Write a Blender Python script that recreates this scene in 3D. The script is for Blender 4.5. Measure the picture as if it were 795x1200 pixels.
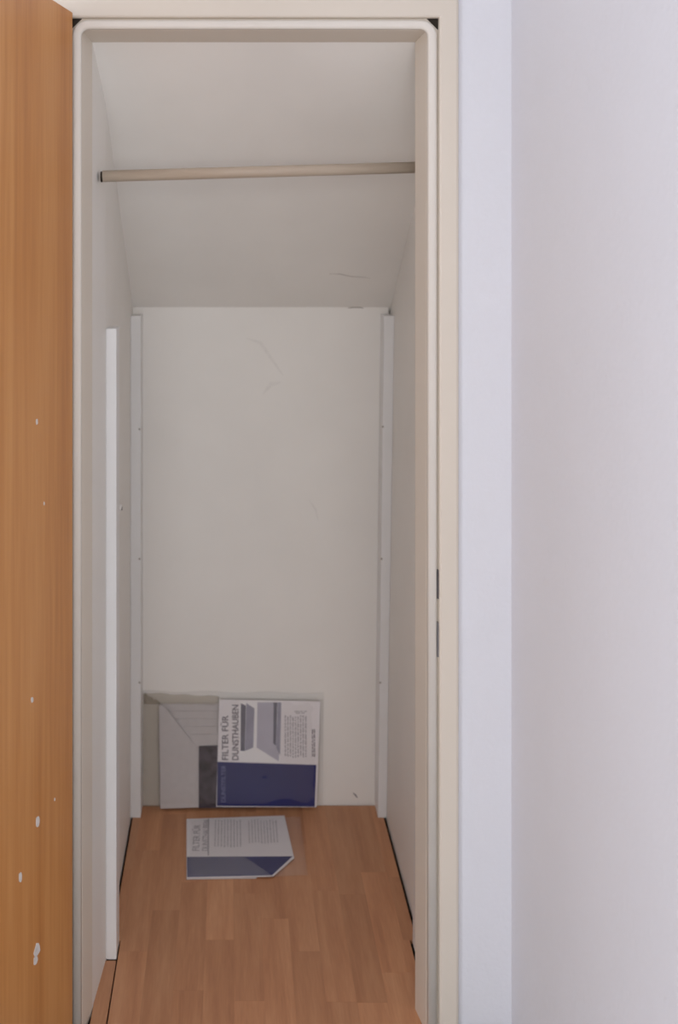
import bpy, bmesh, math, random
from mathutils import Vector, Matrix
random.seed(7)
S = bpy.context.scene
C = S.collection
for o in list(bpy.data.objects): bpy.data.objects.remove(o)

# ------------------------------------------------------------------ camera
FPX = 1230.0; XV, YV = 271.0, 285.0; EYE = 1.57
cam_d = bpy.data.cameras.new('camera'); cam = bpy.data.objects.new('camera', cam_d); C.objects.link(cam)
cam.location = (0, 0, EYE); cam.rotation_euler = (math.pi/2, 0, 0)
cam_d.sensor_fit = 'AUTO'; cam_d.sensor_width = 36.0; cam_d.lens = FPX/1200*36
cam_d.shift_x = (397.5-XV)/1200; cam_d.shift_y = -(600-YV)/1200
cam_d.clip_start = 0.02
S.camera = cam
# ------------------------------------------------------------------ world, light, exposure
w = bpy.data.worlds.new('sky'); S.world = w; w.use_nodes = True
w.node_tree.nodes['Background'].inputs[0].default_value = (0.75, 0.86, 1.0, 1)
w.node_tree.nodes['Background'].inputs[1].default_value = 1.0
WIN = (-1.90, 2.45, 0.80, 2.20)      # window opening in the rear wall x0 x1 z0 z1
ld = bpy.data.lights.new('window_daylight', 'AREA'); lo = bpy.data.objects.new('window_daylight', ld); C.objects.link(lo)
ld.shape = 'RECTANGLE'; ld.size = WIN[1]-WIN[0]-.02; ld.size_y = WIN[3]-WIN[2]-.02
ld.energy = 80; ld.color = (1.0, 0.965, 0.92)
lo.location = ((WIN[0]+WIN[1])/2, -2.32, (WIN[2]+WIN[3])/2); lo.rotation_euler = (math.pi/2, 0, 0)
# area lights shine along local -Z; this rotation turns it to +Y (into the room)
lo.rotation_euler = (math.pi/2, 0, 0)
FILL_WIN = (-1.75, 0.15, 0.75, 2.15)      # unseen window added far left to brighten the side wall y0 y1 z0 z1
ld2 = bpy.data.lights.new('side_fill_light', 'AREA'); lo2 = bpy.data.objects.new('side_fill_light', ld2); C.objects.link(lo2)  # fill light added for the side wall
ld2.shape = 'RECTANGLE'; ld2.size = FILL_WIN[1]-FILL_WIN[0]-.02; ld2.size_y = FILL_WIN[3]-FILL_WIN[2]-.02
ld2.energy = 80; ld2.color = (0.90, 0.945, 1.0)
lo2.location = (-2.52, (FILL_WIN[0]+FILL_WIN[1])/2, (FILL_WIN[2]+FILL_WIN[3])/2); lo2.rotation_euler = (math.pi/2, 0, -math.pi/2)
cam_d.dof.use_dof = True; cam_d.dof.focus_distance = 1.98; cam_d.dof.aperture_fstop = 3.2
S.view_settings.view_transform = 'Standard'; S.view_settings.look = 'None'
S.view_settings.gamma = 1; S.view_settings.use_curve_mapping = False
S.view_settings.exposure = -0.22

# ------------------------------------------------------------------ materials
def lin(c):
    return tuple(((v/255)/12.92 if v/255 <= .04045 else ((v/255+.055)/1.055)**2.4) for v in c)+(1,)
def newmat(name):
    m = bpy.data.materials.new(name); m.use_nodes = True
    nt = m.node_tree; return m, nt, nt.nodes['Principled BSDF']
def N(nt, t, **kw):
    n = nt.nodes.new(t)
    for k, v in kw.items(): setattr(n, k, v)
    return n
def plain(name, col, rough=.6, spec=.4, var=.04, scale=12, bump=0, bscale=200, metal=0):
    m, nt, b = newmat(name)
    tc = N(nt, 'ShaderNodeTexCoord')
    no = N(nt, 'ShaderNodeTexNoise'); no.inputs['Scale'].default_value = scale; no.inputs['Detail'].default_value = 4
    nt.links.new(tc.outputs['Object'], no.inputs['Vector'])
    r = N(nt, 'ShaderNodeValToRGB')
    r.color_ramp.elements[0].position = .3; r.color_ramp.elements[1].position = .7
    r.color_ramp.elements[0].color = tuple(c*(1-var) for c in col[:3])+(1,)
    r.color_ramp.elements[1].color = tuple(min(1, c*(1+var)) for c in col[:3])+(1,)
    nt.links.new(no.outputs['Fac'], r.inputs['Fac']); nt.links.new(r.outputs['Color'], b.inputs['Base Color'])
    b.inputs['Roughness'].default_value = rough; b.inputs['Specular IOR Level'].default_value = spec
    b.inputs['Metallic'].default_value = metal
    if bump:
        n2 = N(nt, 'ShaderNodeTexNoise'); n2.inputs['Scale'].default_value = bscale; n2.inputs['Detail'].default_value = 3
        nt.links.new(tc.outputs['Object'], n2.inputs['Vector'])
        bp = N(nt, 'ShaderNodeBump'); bp.inputs['Strength'].default_value = bump; bp.inputs['Distance'].default_value = .002
        nt.links.new(n2.outputs['Fac'], bp.inputs['Height']); nt.links.new(bp.outputs['Normal'], b.inputs['Normal'])
    return m
def wood(name, dark, mid, light, axis='Z', rough=.4, along=.9, across=26, rnd=0.0, bump=.05, spec=.4):
    """long-grain veneer: noise stretched along one axis, in world space, shifted per object"""
    m, nt, b = newmat(name)
    geo = N(nt, 'ShaderNodeTexCoord')
    oi = N(nt, 'ShaderNodeObjectInfo')
    add = N(nt, 'ShaderNodeVectorMath', operation='MULTIPLY_ADD')
    nt.links.new(oi.outputs['Random'], add.inputs[0]); add.inputs[1].default_value = (rnd*13, rnd*29, rnd*7)
    nt.links.new(geo.outputs['Object'], add.inputs[2])
    mp = N(nt, 'ShaderNodeMapping')
    sc = [across]*3; sc['XYZ'.index(axis)] = along; mp.inputs['Scale'].default_value = sc
    nt.links.new(add.outputs[0], mp.inputs['Vector'])
    n1 = N(nt, 'ShaderNodeTexNoise'); n1.inputs['Scale'].default_value = 1; n1.inputs['Detail'].default_value = 5
    n1.inputs['Distortion'].default_value = .35
    nt.links.new(mp.outputs[0], n1.inputs['Vector'])
    mp2 = N(nt, 'ShaderNodeMapping'); sc2 = [across*9]*3; sc2['XYZ'.index(axis)] = along*9; mp2.inputs['Scale'].default_value = sc2
    nt.links.new(add.outputs[0], mp2.inputs['Vector'])
    n2 = N(nt, 'ShaderNodeTexNoise'); n2.inputs['Scale'].default_value = 1; n2.inputs['Detail'].default_value = 3
    nt.links.new(mp2.outputs[0], n2.inputs['Vector'])
    mx = N(nt, 'ShaderNodeMath', operation='MULTIPLY_ADD'); mx.inputs[1].default_value = .25
    nt.links.new(n2.outputs['Fac'], mx.inputs[0])
    m3 = N(nt, 'ShaderNodeMath', operation='MULTIPLY'); m3.inputs[1].default_value = .75
    nt.links.new(n1.outputs['Fac'], m3.inputs[0]); nt.links.new(m3.outputs[0], mx.inputs[2])
    r = N(nt, 'ShaderNodeValToRGB'); e = r.color_ramp.elements
    e[0].position = .30; e[0].color = dark; e[1].position = .70; e[1].color = light
    k = e.new(.5); k.color = mid
    nt.links.new(mx.outputs[0], r.inputs['Fac'])
    out = r.outputs['Color']
    if rnd:
        hs = N(nt, 'ShaderNodeHueSaturation')
        mr = N(nt, 'ShaderNodeMapRange'); mr.inputs['To Min'].default_value = .9; mr.inputs['To Max'].default_value = 1.09
        nt.links.new(oi.outputs['Random'], mr.inputs['Value']); nt.links.new(mr.outputs[0], hs.inputs['Value'])
        nt.links.new(out, hs.inputs['Color']); out = hs.outputs['Color']
    nt.links.new(out, b.inputs['Base Color'])
    b.inputs['Roughness'].default_value = rough; b.inputs['Specular IOR Level'].default_value = spec
    bp = N(nt, 'ShaderNodeBump'); bp.inputs['Strength'].default_value = bump; bp.inputs['Distance'].default_value = .001
    nt.links.new(n2.outputs['Fac'], bp.inputs['Height']); nt.links.new(bp.outputs['Normal'], b.inputs['Normal'])
    return m
def film(name, col, fac, rough=.25, bump=.5):
    m, nt, b = newmat(name)
    b.inputs['Base Color'].default_value = col; b.inputs['Roughness'].default_value = rough
    tr = N(nt, 'ShaderNodeBsdfTransparent'); mix = N(nt, 'ShaderNodeMixShader'); mix.inputs[0].default_value = fac
    nt.links.new(tr.outputs[0], mix.inputs[1]); nt.links.new(b.outputs[0], mix.inputs[2])
    nt.links.new(mix.outputs[0], nt.nodes['Material Output'].inputs['Surface'])
    tc = N(nt, 'ShaderNodeTexCoord'); no = N(nt, 'ShaderNodeTexNoise'); no.inputs['Scale'].default_value = 35
    nt.links.new(tc.outputs['Object'], no.inputs['Vector'])
    bp = N(nt, 'ShaderNodeBump'); bp.inputs['Strength'].default_value = bump; bp.inputs['Distance'].default_value = .004
    nt.links.new(no.outputs['Fac'], bp.inputs['Height']); nt.links.new(bp.outputs['Normal'], b.inputs['Normal'])
    return m

M = {}
M['closet'] = plain('closet_white_paint', (.87, .835, .79), .55, .35, .02, 5, .10, 60)
M['strip'] = plain('strip_white_paint', (.815, .80, .79), .4, .45, .015, 9, .05, 90)
M['room'] = plain('room_white_plaster', (.795, .79, .83), .75, .25, .012, 3, .55, 95)
M['frame'] = plain('cream_lacquer', (.75, .67, .575), .4, .4, .015, 4)
M['gasket'] = plain('ivory_rubber', (.80, .745, .675), .45, .4, .02, 10)
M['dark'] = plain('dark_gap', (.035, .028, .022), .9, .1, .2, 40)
M['steel'] = plain('dull_steel', (.22, .21, .21), .45, .5, .1, 60, metal=.6)
M['screwmark'] = plain('grey_dent', (.33, .29, .25), .8, .2, .15, 200)
M['crackline'] = plain('hairline_crack', (.55, .51, .47), .8, .2, .1, 100)
M['slot'] = plain('strike_dark', (.10, .09, .09), .6, .3, .1, 60)
M['scuff'] = plain('scuffed_paint', (.825, .79, .75), .7, .2, .03, 80)
M['door'] = wood('orange_veneer', lin((184, 116, 58)), lin((208, 142, 80)), lin((226, 165, 104)), 'Z', .40, .40, 8, 0, .02)
M['laminate'] = wood('beech_laminate', lin((182, 126, 90)), lin((198, 142, 103)), lin((211, 157, 117)), 'Y', .45, 2.2, 30, 1.0, .02)
M['bouncefloor'] = plain('neutral_bounce_grey', (.34, .335, .33), .95, .1, .12, 90, .4, 400)  # invented grey, keeps the bounced light neutral
M['rod'] = wood('pale_rod_wood', lin((184, 167, 150)), lin((194, 178, 160)), lin((204, 189, 172)), 'X', .45, 1.5, 40, 0, .05)
M['chip'] = plain('pale_chip', (.80, .74, .70), .8, .2, .1, 150)
M['fleece'] = plain('white_fleece', (.54, .50, .49), .95, .1, .03, 60, .3, 500)
M['carbon'] = plain('dark_carbon_mat', (.075, .06, .07), .9, .15, .45, 45)
M['card'] = plain('white_card', (.80, .76, .77), .5, .35, .02, 20)
M['blue'] = plain('blue_print', (.020, .023, .120), .4, .4, .08, 14)
M['bluelight'] = plain('pale_blue_print', (.16, .17, .31), .4, .4, .05, 14)
M['ink'] = plain('grey_ink', (.16, .14, .16), .6, .3, .1, 80)
M['inklight'] = plain('light_grey_ink', (.42, .39, .41), .6, .3, .1, 80)
M['inkpale'] = plain('pale_grey_ink', (.56, .53, .54), .6, .3, .1, 80)
M['hood_a'] = plain('printed_steel_grey', (.34, .33, .40), .5, .3, .08, 30)
M['hood_b'] = plain('printed_light_grey', (.50, .48, .55), .5, .3, .05, 30)
M['hood_c'] = plain('printed_dark_grey', (.17, .165, .20), .5, .3, .1, 30)
M['cardwhite'] = plain('printed_white', (.86, .84, .84), .5, .3, .01, 30)
M['film'] = film('clear_film', (.85, .82, .80, 1), .065)
M['filmold'] = film('yellowed_film', (.70, .60, .46, 1), .22)
M['filmglare'] = film('film_with_glare', (.74, .73, .80, 1), .12)  # folded film whose pale tint paints in the glare

# ------------------------------------------------------------------ helpers
def link(name, me, mat, parent=None, smooth=False):
    o = bpy.data.objects.new(name, me); C.objects.link(o)
    if mat is not None:
        me.materials.clear(); me.materials.append(M[mat])
    if smooth:
        for p in me.polygons: p.use_smooth = True
    if parent: o.parent = parent
    return o
def mesh_from(vs, fs, name='m'):
    me = bpy.data.meshes.new(name); me.from_pydata([tuple(v) for v in vs], [], fs)
    bm = bmesh.new(); bm.from_mesh(me); bmesh.ops.recalc_face_normals(bm, faces=bm.faces); bm.to_mesh(me); bm.free()
    me.update(); return me
class MB:
    def __init__(s): s.v = []; s.f = []
    def add(s, vs, fs):
        n = len(s.v); s.v += [tuple(v) for v in vs]; s.f += [[i+n for i in f] for f in fs]; return s
    def box(s, x0, x1, y0, y1, z0, z1):
        return s.hexa([(x0,y0,z0),(x1,y0,z0),(x1,y1,z0),(x0,y1,z0),(x0,y0,z1),(x1,y0,z1),(x1,y1,z1),(x0,y1,z1)])
    def hexa(s, p): return s.add(p, [[0,3,2,1],[4,5,6,7],[0,1,5,4],[1,2,6,5],[2,3,7,6],[3,0,4,7]])
    def prism(s, poly, f0, f1):
        """poly of (a,b); f0,f1 map (a,b)->point for the two caps"""
        n = len(poly)
        return s.add([f0(*p) for p in poly]+[f1(*p) for p in poly],
                     [list(range(n))[::-1], list(range(n, 2*n))]+[[i, (i+1) % n, n+(i+1) % n, n+i] for i in range(n)])
    def tube(s, a, b, r, n=20, r2=None):
        a = Vector(a); b = Vector(b); d = (b-a).normalized(); u = d.orthogonal().normalized(); w_ = d.cross(u)
        r2 = r if r2 is None else r2
        vs = [a+(u*math.cos(t)+w_*math.sin(t))*r for t in [2*math.pi*i/n for i in range(n)]]
        vs += [b+(u*math.cos(t)+w_*math.sin(t))*r2 for t in [2*math.pi*i/n for i in range(n)]]
        return s.add(vs, [list(range(n))[::-1], list(range(n, 2*n))]+[[i, (i+1) % n, n+(i+1) % n, n+i] for i in range(n)])
    def build(s, name, mat, parent=None, smooth=False, bevel=0):
        me = mesh_from(s.v, s.f, name)
        if bevel:
            bm = bmesh.new(); bm.from_mesh(me)
            bmesh.ops.bevel(bm, geom=bm.edges[:], offset=bevel, segments=2, affect='EDGES', profile=.6)
            bm.to_mesh(me); bm.free()
        return link(name, me, mat, parent, smooth)
def struct(o, label=None):
    o['kind'] = 'structure'
    if label: o['label'] = label
    return o
def thing(name, label, cat, loc, rot=(0, 0, 0), group=None):
    o = bpy.data.objects.new(name, None); C.objects.link(o); o.empty_display_size = .05
    o.location = loc; o.rotation_euler = rot; o['label'] = label; o['category'] = cat
    if group: o['group'] = group
    return o

# ------------------------------------------------------------------ dimensions
D0, D1, DB = 2.085, 2.15, 2.935      # partition face, partition rear, closet back wall
XL = -.275                           # closet left wall
def xr(z): return .425+.0155*z       # closet right wall leans slightly outward
SL, SC = .757, 2.0425                 # slope: Z = SC - SL*d (above the eye)
def zs(d): return EYE+SC-SL*d
RX0, RX1, RX2, RY0, RZ = -2.5, .557, 2.7, -2.3, 2.5   # RX1: face of the short return wall, RX2: far right wall

# ------------------------------------------------------------------ structure: room
mb = MB().box(RX0, RX2, RY0, 2.10, -.12, -.010).box(XL-.1, .60, 2.09, 3.05, -.12, -.010)
floor = struct(mb.build('floor', 'dark'), 'floor of beech coloured strip laminate in the narrow closet')
MB().box(RX0, RX1, .95, 2.062, -.0098, 0).box(RX0, RX2, RY0, .95, -.0098, 0).build('unseen_room_floor', 'bouncefloor', floor)  # unseen room floor, its grey made up for neutral bounce light
mb = MB().box(RX0-.1, RX2+.1, RY0-.1, D1, RZ, RZ+.1)
struct(mb.build('ceiling_room', 'room'), 'white ceiling of the room outside the closet')
struct(MB().box(RX1, RX2+.1, .95, D1+.3, -.01, RZ).build('wall_side', 'room'), 'white plastered wall running towards the viewer on the right')
mb = MB().box(RX0-.1, RX0, RY0, FILL_WIN[0], -.1, RZ).box(RX0-.1, RX0, FILL_WIN[1], D1, -.1, RZ)
mb.box(RX0-.1, RX0, FILL_WIN[0], FILL_WIN[1], -.1, FILL_WIN[2]).box(RX0-.1, RX0, FILL_WIN[0], FILL_WIN[1], FILL_WIN[3], RZ)
struct(mb.build('wall_far_left', 'room'))
mb = MB()
for a, b in ((FILL_WIN[0], FILL_WIN[0]+.05), (FILL_WIN[1]-.05, FILL_WIN[1]), ((FILL_WIN[0]+FILL_WIN[1])/2-.04, (FILL_WIN[0]+FILL_WIN[1])/2+.04)):
    mb.box(RX0-.01, RX0+.02, a, b, FILL_WIN[2], FILL_WIN[3])
mb.box(RX0-.01, RX0+.02, FILL_WIN[0]+.05, FILL_WIN[1]-.05, FILL_WIN[2], FILL_WIN[2]+.05).box(RX0-.01, RX0+.02, FILL_WIN[0]+.05, FILL_WIN[1]-.05, FILL_WIN[3]-.05, FILL_WIN[3])
struct(mb.build('added_fill_window', 'strip'))  # unseen frame around the added fill light
struct(MB().box(RX2, RX2+.1, RY0, .95, -.1, RZ).build('wall_far_right', 'room'))
mb = MB().box(RX0, WIN[0], RY0-.1, RY0, -.1, RZ).box(WIN[1], RX2, RY0-.1, RY0, -.1, RZ)
mb.box(WIN[0], WIN[1], RY0-.1, RY0, -.1, WIN[2]).box(WIN[0], WIN[1], RY0-.1, RY0, WIN[3], RZ)
struct(mb.build('wall_rear', 'room'))
mb = MB()
for a, b in ((WIN[0], WIN[0]+.05), (WIN[1]-.05, WIN[1]), ((WIN[0]+WIN[1])/2-.04, (WIN[0]+WIN[1])/2+.04)):
    mb.box(a, b, RY0-.01, RY0+.02, WIN[2], WIN[3])
mb.box(WIN[0]+.05, WIN[1]-.05, RY0-.01, RY0+.02, WIN[2], WIN[2]+.05).box(WIN[0]+.05, WIN[1]-.05, RY0-.01, RY0+.02, WIN[3]-.05, WIN[3])
struct(mb.build('window_1', 'strip'))
# partition wall with the door opening
mb = MB().box(RX0, -.352, D0, D1, -.01, RZ).box(.446, RX1, D0, D1, -.01, RZ).box(-.352, .446, D0, D1, 2.055, RZ)
struct(mb.build('wall_front', 'room'), 'white wall around the closet door frame')

# ------------------------------------------------------------------ structure: closet
wl = struct(MB().prism([(XL-.1, D1-.001), (XL-.0106, D1-.001), (XL, 2.295), (XL, DB+.1), (XL-.1, DB+.1)],
              lambda a, b: (a, b, -.01), lambda a, b: (a, b, 2.4)).build('wall_left', 'closet'), 'white left wall inside the closet')
mb = MB().hexa([(xr(0), D1, -.01), (xr(0)+.1, D1, -.01), (xr(0)+.1, DB+.1, -.01), (xr(0), DB+.1, -.01),
                (xr(2.4), D1, 2.4), (xr(0)+.1, D1, 2.4), (xr(0)+.1, DB+.1, 2.4), (xr(2.4), DB+.1, 2.4)])
wr = struct(mb.build('wall_right', 'closet'), 'white right wall inside the closet, leaning slightly')
wb = struct(MB().box(XL, xr(1), DB, DB+.1, -.01, 1.6).build('wall_back', 'closet'), 'white back wall below the sloped ceiling of the closet')
dA, dB = D1+.001, DB+.06
mb = MB()
q = []
for d, dz in ((dA, 0), (dB, 0), (dB, .12), (dA, .12)):
    z = zs(d)+dz
    q.append(((XL-.02, d, z), (xr(zs(d))+.004, d, z)))
mb.add([p[0] for p in q]+[p[1] for p in q], [[3,2,1,0],[4,5,6,7],[0,1,5,4],[1,2,6,5],[2,3,7,6],[3,0,4,7]])
slope = struct(mb.build('ceiling', 'closet'), 'white sloped ceiling under the stairs inside the closet')

# ---- laminate strips, each a piece of its own
def plank(x0, x1, y0, y1):
    c = .00012; g = .00002; h = .0085
    x0 += g; x1 -= g; y0 += g; y1 -= g
    L, Wd = y1-y0, x1-x0
    vs = [(-Wd/2,-L/2,-h),(Wd/2,-L/2,-h),(Wd/2,L/2,-h),(-Wd/2,L/2,-h),
          (-Wd/2,-L/2,-c),(Wd/2,-L/2,-c),(Wd/2,L/2,-c),(-Wd/2,L/2,-c),
          (-Wd/2+c,-L/2+c,0),(Wd/2-c,-L/2+c,0),(Wd/2-c,L/2-c,0),(-Wd/2+c,L/2-c,0)]
    fs = [[0,3,2,1],[0,1,5,4],[1,2,6,5],[2,3,7,6],[3,0,4,7],[4,5,9,8],[5,6,10,9],[6,7,11,10],[7,4,8,11],[8,9,10,11]]
    o = link('floor_strip', mesh_from(vs, fs, 'floor_strip'), 'laminate', floor)
    o.location = ((x0+x1)/2, (y0+y1)/2, 0)
    return o
B0, SW = .0058, .0637
seams = {-4: 2.327, -3: 2.47, -2: 2.205, -1: 2.365, 0: 2.175, 1: 2.44, 2: 2.327, 3: 2.172, 4: 2.53, 5: 2.26, 6: 2.40}
for k in range(-5, 7):
    a, b = B0+k*SW, B0+(k+1)*SW
    if k == -5: continue
    s0 = seams.get(k, 2.3)
    cuts = [2.064]
    if s0 > 2.5: cuts.append(s0-.36)
    y = s0
    while y < DB-.04:
        cuts.append(y); y += .36+.07*((k*37) % 5)/5
    cuts.append(DB-.005)
    if k == 6: cuts = [2.064, 2.365, 2.60, DB-.005]
    for y0, y1 in zip(cuts, cuts[1:]):
        if y1-y0 < .01: continue
        a_, b_ = a, b
        if k == 6:
            b_ = .4175 if y1 > 2.37 else .4025
        if a_ < b_-.004: plank(a_, b_, y0, y1)
plank(-.269, B0-4*SW, 2.364, 2.63); plank(-.269, B0-4*SW, 2.63, DB-.005)       # narrow rip along the left wall
plank(XL-.009, B0-4*SW-.003, 2.066, 2.297)                                      # filler piece in front of the batten

# ---- battens and corner strips
def batten(name, lab, bl, tl, z1, z0=0):
    (a0, a1, y0, y1), (c0, c1, e0, e1) = bl, tl
    mb = MB().hexa([(a0,y0,z0),(a1,y0,z0),(a1,y1,z0),(a0,y1,z0),(c0,e0,z1),(c1,e0,z1),(c1,e1,z1),(c0,e1,z1)])
    o = mb.build(name, 'strip', bevel=.002); return struct(o, lab)
batten('trim_1', 'white painted batten standing upright on the left closet wall, nearer the door',
       (XL, -.2515, 2.30, 2.36), (XL, -.2515, 2.30, 2.36), 1.383)
t2 = batten('trim_2', 'white painted strip in the left rear corner of the closet',
       (XL, -.247, 2.867, DB), (XL, -.247, 2.867, DB), 1.372)
t3 = batten('trim_3', 'white painted strip in the right rear corner of the closet',
       (.401, xr(0), 2.867, DB), (.418, xr(1.38), 2.867, DB), 1.372)
batten('trim_4', 'white painted batten on the right closet wall, half hidden by the door frame',
       (.407, xr(0), 2.292, 2.356), (.407+.0155*1.38, xr(1.38), 2.292, 2.356), 1.383)
def P(px, py, d): return Vector(((px-XV)*d/FPX, d, EYE-(py-YV)*d/FPX))
for px, py, par in ((163.5, 503, t2), (163.5, 655, t2), (163.5, 800, t2), (449, 500, t3), (447.5, 655, t3), (446, 800, t3)):
    p = P(px, py, 2.867)
    MB().tube((p.x, 2.8672, p.z), (p.x, 2.8655, p.z), .0028, 10, .002).build('nail_head', 'screwmark', par)

# small marks on the walls
p = P(140, 595, FPX*.275/131)
MB().tube((XL+.0002, p.y, p.z), (XL+.006, p.y, p.z-.001), .009, 12, .007).build('wall_plug', 'scuff', wl)
MB().tube((XL+.0055, p.y, p.z-.001), (XL+.0068, p.y, p.z-.001), .0055, 10).build('plug_hole', 'dark', wl)
def stroke(name, pts, wd, mat, par, nrm):
    """thin raised mark along a polyline on a surface"""
    nrm = Vector(nrm).normalized(); mb = MB()
    L, R = [], []
    for i, p in enumerate(pts):
        t = (pts[min(i+1, len(pts)-1)]-pts[max(i-1, 0)]).normalized(); s = t.cross(nrm)
        k = wd*(.35 if i in (0, len(pts)-1) else 1)*(.8+.4*random.random())
        L.append(p+s*k/2); R.append(p-s*k/2)
    n = len(pts); poly = L+R[::-1]
    e = nrm*.0004
    mb.add([v-e for v in poly]+[v+e for v in poly],
           [[i, i+1, 2*n-2-i, 2*n-1-i] for i in range(n-1)][::1] +
           [[2*n+i, 2*n+i+1, 4*n-2-i, 4*n-1-i] for i in range(n-1)] +
           [[i, (i+1) % (2*n), 2*n+(i+1) % (2*n), 2*n+i] for i in range(2*n)])
    return mb.build(name, mat, par)
def PS(px, py):                                  # pixel ray onto the slope
    a, b = (px-XV)/FPX, (YV-py)/FPX
    d = SC/(b+SL); return Vector((a*d, d, EYE+b*d))
ns = (0, -SL, -1)
stroke('crack', [PS(*q) for q in ((386, 321), (398, 321), (412, 324), (424, 324.5), (434, 326))], .0025, 'crackline', slope, ns)
stroke('crack', [P(x, y, DB-.0004) for x, y in ((408, 361), (417, 360), (426, 361))], .004, 'screwmark', wb, (0, -1, 0))
stroke('scuff', [P(x, y, DB) for x, y in ((288, 396), (306, 402), (318, 420), (332, 440))], .010, 'scuff', wb, (0, -1, 0))
stroke('scuff', [P(x, y, DB) for x, y in ((308, 462), (318, 450), (330, 448))], .012, 'scuff', wb, (0, -1, 0))
stroke('scuff', [P(x, y, DB) for x, y in ((362, 585), (370, 597), (373, 610))], .006, 'scuff', wb, (0, -1, 0))
stroke('chip_mark', [P(x, y, DB) for x, y in ((414, 929), (417, 932), (419, 935))], .004, 'ink', wb, (0, -1, 0))

# ------------------------------------------------------------------ door frame
IX0, IX1, IZ = -.285, .3775, EYE+.412
prof = [(0, D1+.002), (.0105, 2.088), (.013, 2.083), (.0335, 2.084), (.0335, 2.077), (.0350, 2.0735), (.038, 2.072),
        (.067, 2.072), (.071, 2.074), (.073, 2.078), (.073, D1+.002)]
def sweep_u(profile, inner):
    """profile (u outward, d) around left jamb, head, right jamb with mitred corners"""
    mb = MB(); n = len(profile); st = []
    for (u, d) in profile:
        st.append([(IX0-u, d, -.008), (IX0-u, d, IZ+u), (IX1+u, d, IZ+u), (IX1+u, d, -.008)])
    vs = [st[i][j] for j in range(4) for i in range(n)]
    fs = [list(range(n)), list(range(3*n, 4*n))[::-1]]
    for j in range(3):
        for i in range(n): fs.append([j*n+i, j*n+(i+1) % n, (j+1)*n+(i+1) % n, (j+1)*n+i])
    mb.add(vs, fs); return mb
fr = struct(sweep_u(prof, True).build('trim_5', 'frame'), 'cream lacquered door frame around the closet opening')
# rubber seal: rounded bead following the rebate, with soft corners
UC, RAD = .0212, .024
path = [(IX0-UC, -.006), (IX0-UC, IZ+UC-RAD)]
cx0, cx1, cz = IX0-UC+RAD, IX1+UC-RAD, IZ+UC-RAD
nrms = [(-1, 0), (-1, 0)]
for i in range(1, 9):
    a = math.pi-i*math.pi/16
    path.append((cx0+RAD*math.cos(a), cz+RAD*math.sin(a))); nrms.append((math.cos(a), math.sin(a)))
for i in range(0, 9):
    a = math.pi/2-i*math.pi/16
    path.append((cx1+RAD*math.cos(a), cz+RAD*math.sin(a))); nrms.append((math.cos(a), math.sin(a)))
path.append((IX1+UC, -.006)); nrms.append((1, 0))
gp = [(.0096*math.cos(t)*abs(math.cos(t))**-.25 if abs(math.cos(t)) > 1e-6 else 0, -.0095*math.sin(t)**.6) for t in [math.pi*i/12 for i in range(13)]]
vs = []; fs = []; n = len(gp)
for (x, z), (nx, nz) in zip(path, nrms):
    for du, dd in gp: vs.append((x+nx*du, 2.0842+dd, z+nz*du))
for j in range(len(path)-1):
    for i in range(n): fs.append([j*n+i, j*n+(i+1) % n, (j+1)*n+(i+1) % n, (j+1)*n+i])
fs += [list(range(n)), list(range((len(path)-1)*n, len(path)*n))]
g = MB().add(vs, fs).build('rubber_seal', 'gasket', fr, smooth=True)
g['label'] = 'ivory rubber seal with rounded corners'
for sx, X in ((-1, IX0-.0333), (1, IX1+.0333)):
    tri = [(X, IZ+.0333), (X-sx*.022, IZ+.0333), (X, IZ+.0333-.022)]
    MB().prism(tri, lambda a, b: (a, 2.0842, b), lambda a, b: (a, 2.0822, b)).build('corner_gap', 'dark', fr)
# strike slots in the right rebate
for y0, y1, mt in ((667, 700, 'slot'), (728, 768, 'steel')):
    za, zb = EYE-(y1-YV)/590, EYE-(y0-YV)/590
    MB().box(IX1+.0305, IX1+.0342, 2.0762, 2.0845, za, zb).build('strike_slot', mt, fr)

# ------------------------------------------------------------------ door leaf
ANG = math.radians(11.0)
door = thing('door_1', 'orange wood veneer door standing open beside the closet', 'door', (-.3115, 2.061, 0), (0, 0, -ANG))
del door['category']; struct(door)
# local: leaf runs along -y from the hinge edge, inner face at x=0, thickness to -x
DW, DT, DH = .735, .040, 2.023
mb = MB().box(-DT, 0, -DW, 0, .008, DH)
mb.build('door_leaf', 'door', door, bevel=.0012)
for z in (.25, 1.75):
    MB().tube((-DT*.5, .006, z-.04), (-DT*.5, .006, z+.04), .006, 14).build('hinge', 'steel', door)
def door_pt(px, py):
    # intersect pixel ray with the inner face plane
    a, b = (px-XV)/FPX, (YV-py)/FPX
    nx, ny = math.cos(ANG), -math.sin(ANG)        # plane normal in xy (local +x rotated by -ANG)
    t = (nx*-.3115+ny*2.061)/(nx*a+ny)
    w_ = Vector((a*t, t, EYE+b*t))
    loc = Matrix.Rotation(ANG, 4, 'Z') @ (w_-Vector((-.3115, 2.061, 0)))
    return loc
for px, py, ww, hh in ((43, 494, 3, 9), (51.5, 590, 1.6, 6), (37.5, 820, 3, 9), (64, 937, 1.5, 5), (44, 963, 5, 16), (23.5, 1028, 3.5, 14), (43, 1114, 9, 22), (41.5, 1125, 6, 13)):
    p = door_pt(px, py); ppm = FPX/1.9
    hw, hz = ww/ppm*1.15, hh/ppm*.42
    n = 9; poly = []
    for i in range(n):
        t = 2*math.pi*i/n; r = .7+.5*random.random()
        poly.append((p.y+hw*r*math.cos(t)-.3*hz*math.sin(t), p.z+hz*r*math.sin(t)))
    MB().prism(poly, lambda a, b: (-.0003, a, b), lambda a, b: (.0007, a, b)).build('veneer_chip', 'chip', door)

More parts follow.
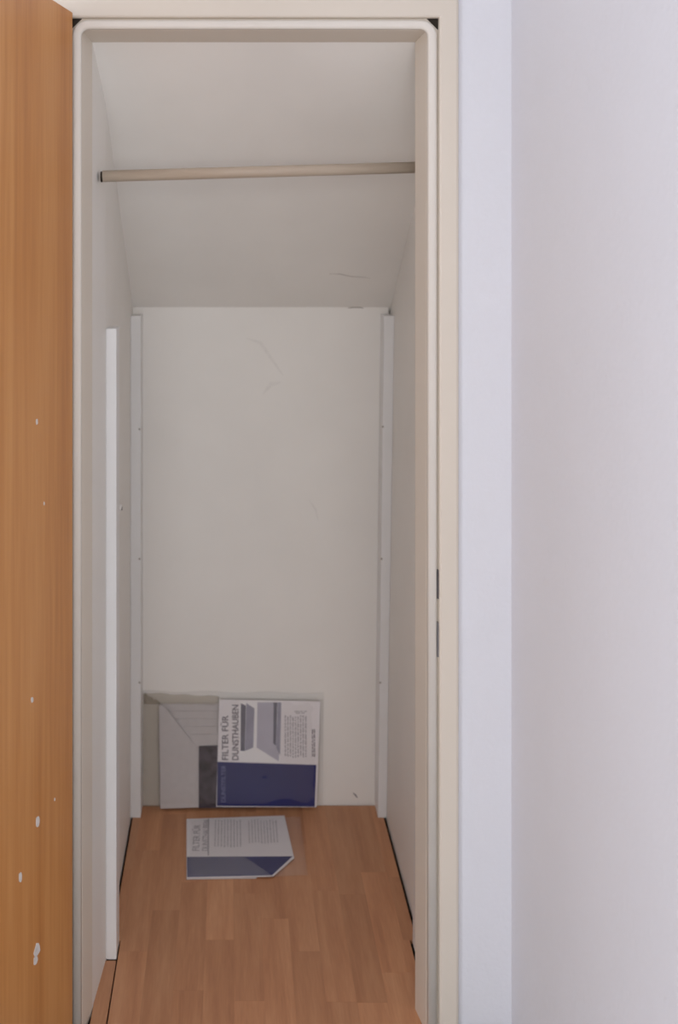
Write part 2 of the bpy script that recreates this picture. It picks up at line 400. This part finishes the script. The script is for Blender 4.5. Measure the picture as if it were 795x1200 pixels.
# ------------------------------------------------------------------ hanging rod
ra = Vector((XL+.004, 2.212, EYE+.141)); zb_ = EYE+.164; rb = Vector((xr(zb_)-.0005, 2.25, zb_))
rod = thing('closet_rod', 'round pale wooden hanging rod spanning the top of the closet', 'clothes rod', ra)
o = MB().tube(ra-ra, rb-ra, .0122, 28).build('rod', 'rod', rod, smooth=False)
for pl in o.data.polygons:
    if len(pl.vertices) == 4: pl.use_smooth = True
MB().tube(Vector((XL+.0003, ra.y, ra.z-.001))-ra, Vector((XL+.0035, ra.y, ra.z-.001))-ra, .0115, 18).build('rod_socket', 'dark', rod)
MB().tube(Vector((rb.x-.016, rb.y, rb.z))-ra, Vector((rb.x-.0005, rb.y, rb.z))-ra, .017, 20).build('rod_holder', 'strip', rod)

# ------------------------------------------------------------------ filter packages
def sheet(name, poly, y0, y1, mat, par):
    return MB().prism(poly, lambda a, b: (a, y0, b), lambda a, b: (a, y1, b)).build(name, mat, par)
def text_mesh(name, body, size, mat, par, x, z, y, rot=math.pi/2, squash=1.0):
    cu = bpy.data.curves.new('t', 'FONT'); cu.body = body; cu.size = size; cu.extrude = .0001; cu.offset = size*.014
    ob = bpy.data.objects.new('t', cu); C.objects.link(ob)
    dg = bpy.context.evaluated_depsgraph_get(); dg.update()
    me = bpy.data.meshes.new_from_object(ob.evaluated_get(dg))
    bpy.data.objects.remove(ob); bpy.data.curves.remove(cu)
    c, s = math.cos(rot), math.sin(rot)
    for v in me.vertices:
        a, b, h = v.co.x*squash, v.co.y, v.co.z
        v.co = (x+a*c-b*s, y-h, z+a*s+b*c)
    return link(name, me, mat, par)
def fine_print(name, x0, x1, z0, z1, n, y, mat, par, vertical=True, hgt=.5):
    """rows of tiny illegible print; rows run up the card (the card stands on its side)"""
    mb = MB()
    if vertical:
        st = (x1-x0)/n
        for i in range(n):
            a = x0+i*st; z = z0+random.random()*.006
            while z < z1-.004:
                l = .004+.012*random.random(); e = min(z+l, z1); mb.box(a, a+st*hgt, y-.0002, y+.0002, z, e); z = e+.0025
    else:
        st = (z1-z0)/n
        for i in range(n):
            a = z0+i*st; z = x0+random.random()*.006
            while z < x1-.004:
                l = .004+.012*random.random(); e = min(z+l, x1); mb.box(z, e, y-.0002, y+.0002, a, a+st*hgt); z = e+.0025
    return mb.build(name, mat, par)
def bag(name, mat, par, poly4, puff, y_back, nx=22, nz=18, amp=.003, seed=1):
    """closed thin pouch: bilinear patch over four corners, puffed to the front, wrinkled"""
    rnd = random.Random(seed); ph = [rnd.random()*6 for _ in range(8)]
    (a, b, c, d) = [Vector((p[0], 0, p[1])) for p in poly4]   # bl, br, tr, tl
    vs = []; fs = []
    for j in range(nz+1):
        for i in range(nx+1):
            u, v = i/nx, j/nz
            p = (a*(1-u)+b*u)*(1-v)+(d*(1-u)+c*u)*v
            e = min(1, min(u, 1-u)*14)*min(1, min(v, 1-v)*14); e = e**.5
            wv = amp*(math.sin(11*u+7*v+ph[0])+.6*math.sin(23*u-17*v+ph[1])+.5*math.sin(31*v+9*u+ph[2]))*.4
            vs.append((p.x, y_back-.0006-e*(puff+wv), p.z+amp*.6*math.sin(19*u+ph[3])*(v > .95)))
    m_ = len(vs)
    for v in list(vs): vs.append((v[0], y_back, v[2]))
    W = nx+1
    for j in range(nz):
        for i in range(nx):
            q = [j*W+i, j*W+i+1, (j+1)*W+i+1, (j+1)*W+i]; fs.append(q); fs.append([k+m_ for k in q][::-1])
    ring = [i for i in range(W)]+[j*W+nx for j in range(1, nz+1)]+[nz*W+i for i in range(nx-1, -1, -1)]+[j*W for j in range(nz-1, 0, -1)]
    for k in range(len(ring)):
        p, q = ring[k], ring[(k+1) % len(ring)]; fs.append([p, q, q+m_, p+m_])
    return MB().add(vs, fs).build(name, mat, par, smooth=True)

def lx(px, ppm=424.): return (px-XV)/ppm
def lz(py, ppm=423.5): return EYE-(py-YV)/ppm
# --- standing pack leaning on the back wall; local x,z in the pack plane, front is -y
pk = thing('filter_package', 'cooker hood filter pack in clear bag standing against the back wall', 'package',
           (0, 2.917, .001), (-.045, 0, 0), 'cooker hood filter packs')
Y = 0.0
def q2(pts): return [(lx(x), max(.0005, lz(y))) for x, y in pts]
for i in range(5):                                        # stacked fleece layers, each edge lower than the one behind
    yb = Y-.0026*i
    sheet('fleece_layer', q2([(188+9*i, 829+8.5*i), (305, 829+8.5*i), (305, 946), (188+9*i, 946)]), yb, yb-.0024, 'fleece', pk)
sheet('fleece_flap', q2([(186, 829), (192, 830), (233, 880), (246, 946), (188, 948)]), Y-.0130, Y-.0148, 'fleece', pk)
cm = sheet('carbon_filter', q2([(233, 876), (300, 874), (300, 946), (233, 947)]), Y-.0150, Y-.0168, 'carbon', pk)
yc = Y-.0172
card = sheet('insert_card', q2([(253.5, 945), (371, 945.5), (376, 824), (257, 822)]), yc, yc-.0012, 'card', pk)
yp = yc-.0014
sheet('blue_band', q2([(254.3, 944), (369, 945), (371, 897), (255, 893.5)]), yc-.0012, yp-.0001, 'blue', card)
sheet('printed_picture', q2([(281, 893), (328, 894), (330, 824), (281, 823)]), yc-.0012, yp, 'cardwhite', card)
sheet('printed_picture', q2([(282, 881), (287, 881), (288.5, 829), (282.5, 826)]), yp, yp-.0002, 'hood_c', card)
sheet('printed_picture', q2([(287.2, 881), (297, 877), (298.5, 832), (289, 826)]), yp, yp-.0002, 'hood_a', card)
sheet('printed_picture', q2([(301, 877), (327, 893), (327.5, 869), (321, 825), (302, 825)]), yp, yp-.0002, 'hood_b', card)
sheet('printed_picture', q2([(320.5, 872), (323.5, 875), (325.5, 825), (321, 825)]), yp-.0002, yp-.0004, 'hood_c', card)
sheet('printed_picture', q2([(324, 877), (328.5, 886), (330, 825), (325.8, 825)]), yp-.0002, yp-.0004, 'hood_a', card)
text_mesh('lettering', 'FILTER FÜR', .0245, 'ink', card, lx(267.5), lz(892), yp-.0003, squash=1.0)
text_mesh('lettering', 'DUNSTHAUBEN', .0245, 'ink', card, lx(279.5), lz(892), yp-.0003, squash=.86)
fine_print('fine_print', lx(334), lx(361), lz(889), lz(840), 9, yp, 'inklight', card)
fine_print('fine_print', lx(366), lx(370.5), lz(890), lz(856), 2, yp, 'ink', card, hgt=.55)
fine_print('fine_print', lx(345), lx(360), lz(838), lz(834), 2, yp, 'inklight', card, vertical=False)
text_mesh('lettering', 'DUNSTFILTER', .017, 'bluelight', card, lx(264.5), lz(940), yp-.0005, squash=.95)
bag('plastic_bag', 'film', pk, q2([(167, 948.3), (379, 948.3), (381, 817), (166, 815)]), .0225, .0015, amp=.004, seed=4)
bag('bag_flap', 'filmold', pk, q2([(167, 948), (187, 948), (187, 828), (167, 817)]), .004, -.001, 8, 16, .004, 9)
bag('bag_flap', 'filmold', pk, q2([(168, 830), (256, 832), (257, 821), (168, 817)]), .003, -.0005, 14, 6, .003, 3)

# --- pack lying on the floor: same kind, local z runs away from the viewer, front face up
fp = thing('filter_package', 'cooker hood filter pack lying flat on the laminate floor', 'package', (0, 2.59, .0005), (-math.pi/2, 0, 0),
           'cooker hood filter packs')
def F(px, py):
    k = (py-YV)/EYE; return ((px-XV)/k, FPX/k-2.59)
def fq(pts): return [F(*p) for p in pts]
sheet('filter_body', fq([(219, 1031), (300, 1030), (322, 1012), (336, 1001), (332, 958), (220, 962)]), 0, -.0036, 'fleece', fp)
c2 = sheet('insert_card', fq([(218.8, 1031.5), (320, 1029.5), (345, 1008), (333.5, 958), (218.8, 962)]), -.0040, -.0050, 'card', fp)
sheet('blue_band', fq([(219.6, 1030.3), (319, 1028.2), (343, 1006), (219.3, 1007)]), -.0050, -.0052, 'blue', c2)
sheet('card_fold', fq([(243.5, 1005), (245, 1005), (245, 962), (243.5, 962)]), -.0050, -.0053, 'inklight', c2)
(xa, za), (xb, zb2) = F(225, 1000), F(240, 966)
text_mesh('lettering', 'FILTER FÜR', .0245, 'inklight', c2, xa+.018, za, -.0053)
text_mesh('lettering', 'DUNSTHAUBEN', .0235, 'inklight', c2, xa+.042, za, -.0053, squash=.86)
(xa, za), (xb, zb2) = F(251, 996), F(326, 963)
fine_print('fine_print', xa, xa+.075, za, zb2, 9, -.0051, 'inkpale', c2)
fine_print('fine_print', xa+.09, xb, za+.02, zb2, 10, -.0051, 'inkpale', c2)
bag('plastic_bag', 'film', fp, fq([(218, 1032), (361, 1026), (352, 958), (218.5, 960.5)]), .0065, -.0003, amp=.002, seed=6)
bag('bag_flap', 'filmglare', fp, fq([(219, 1032), (321, 1030.5), (286, 1007), (219, 1007)]), .0016, -.0066, 12, 6, .001, 8)
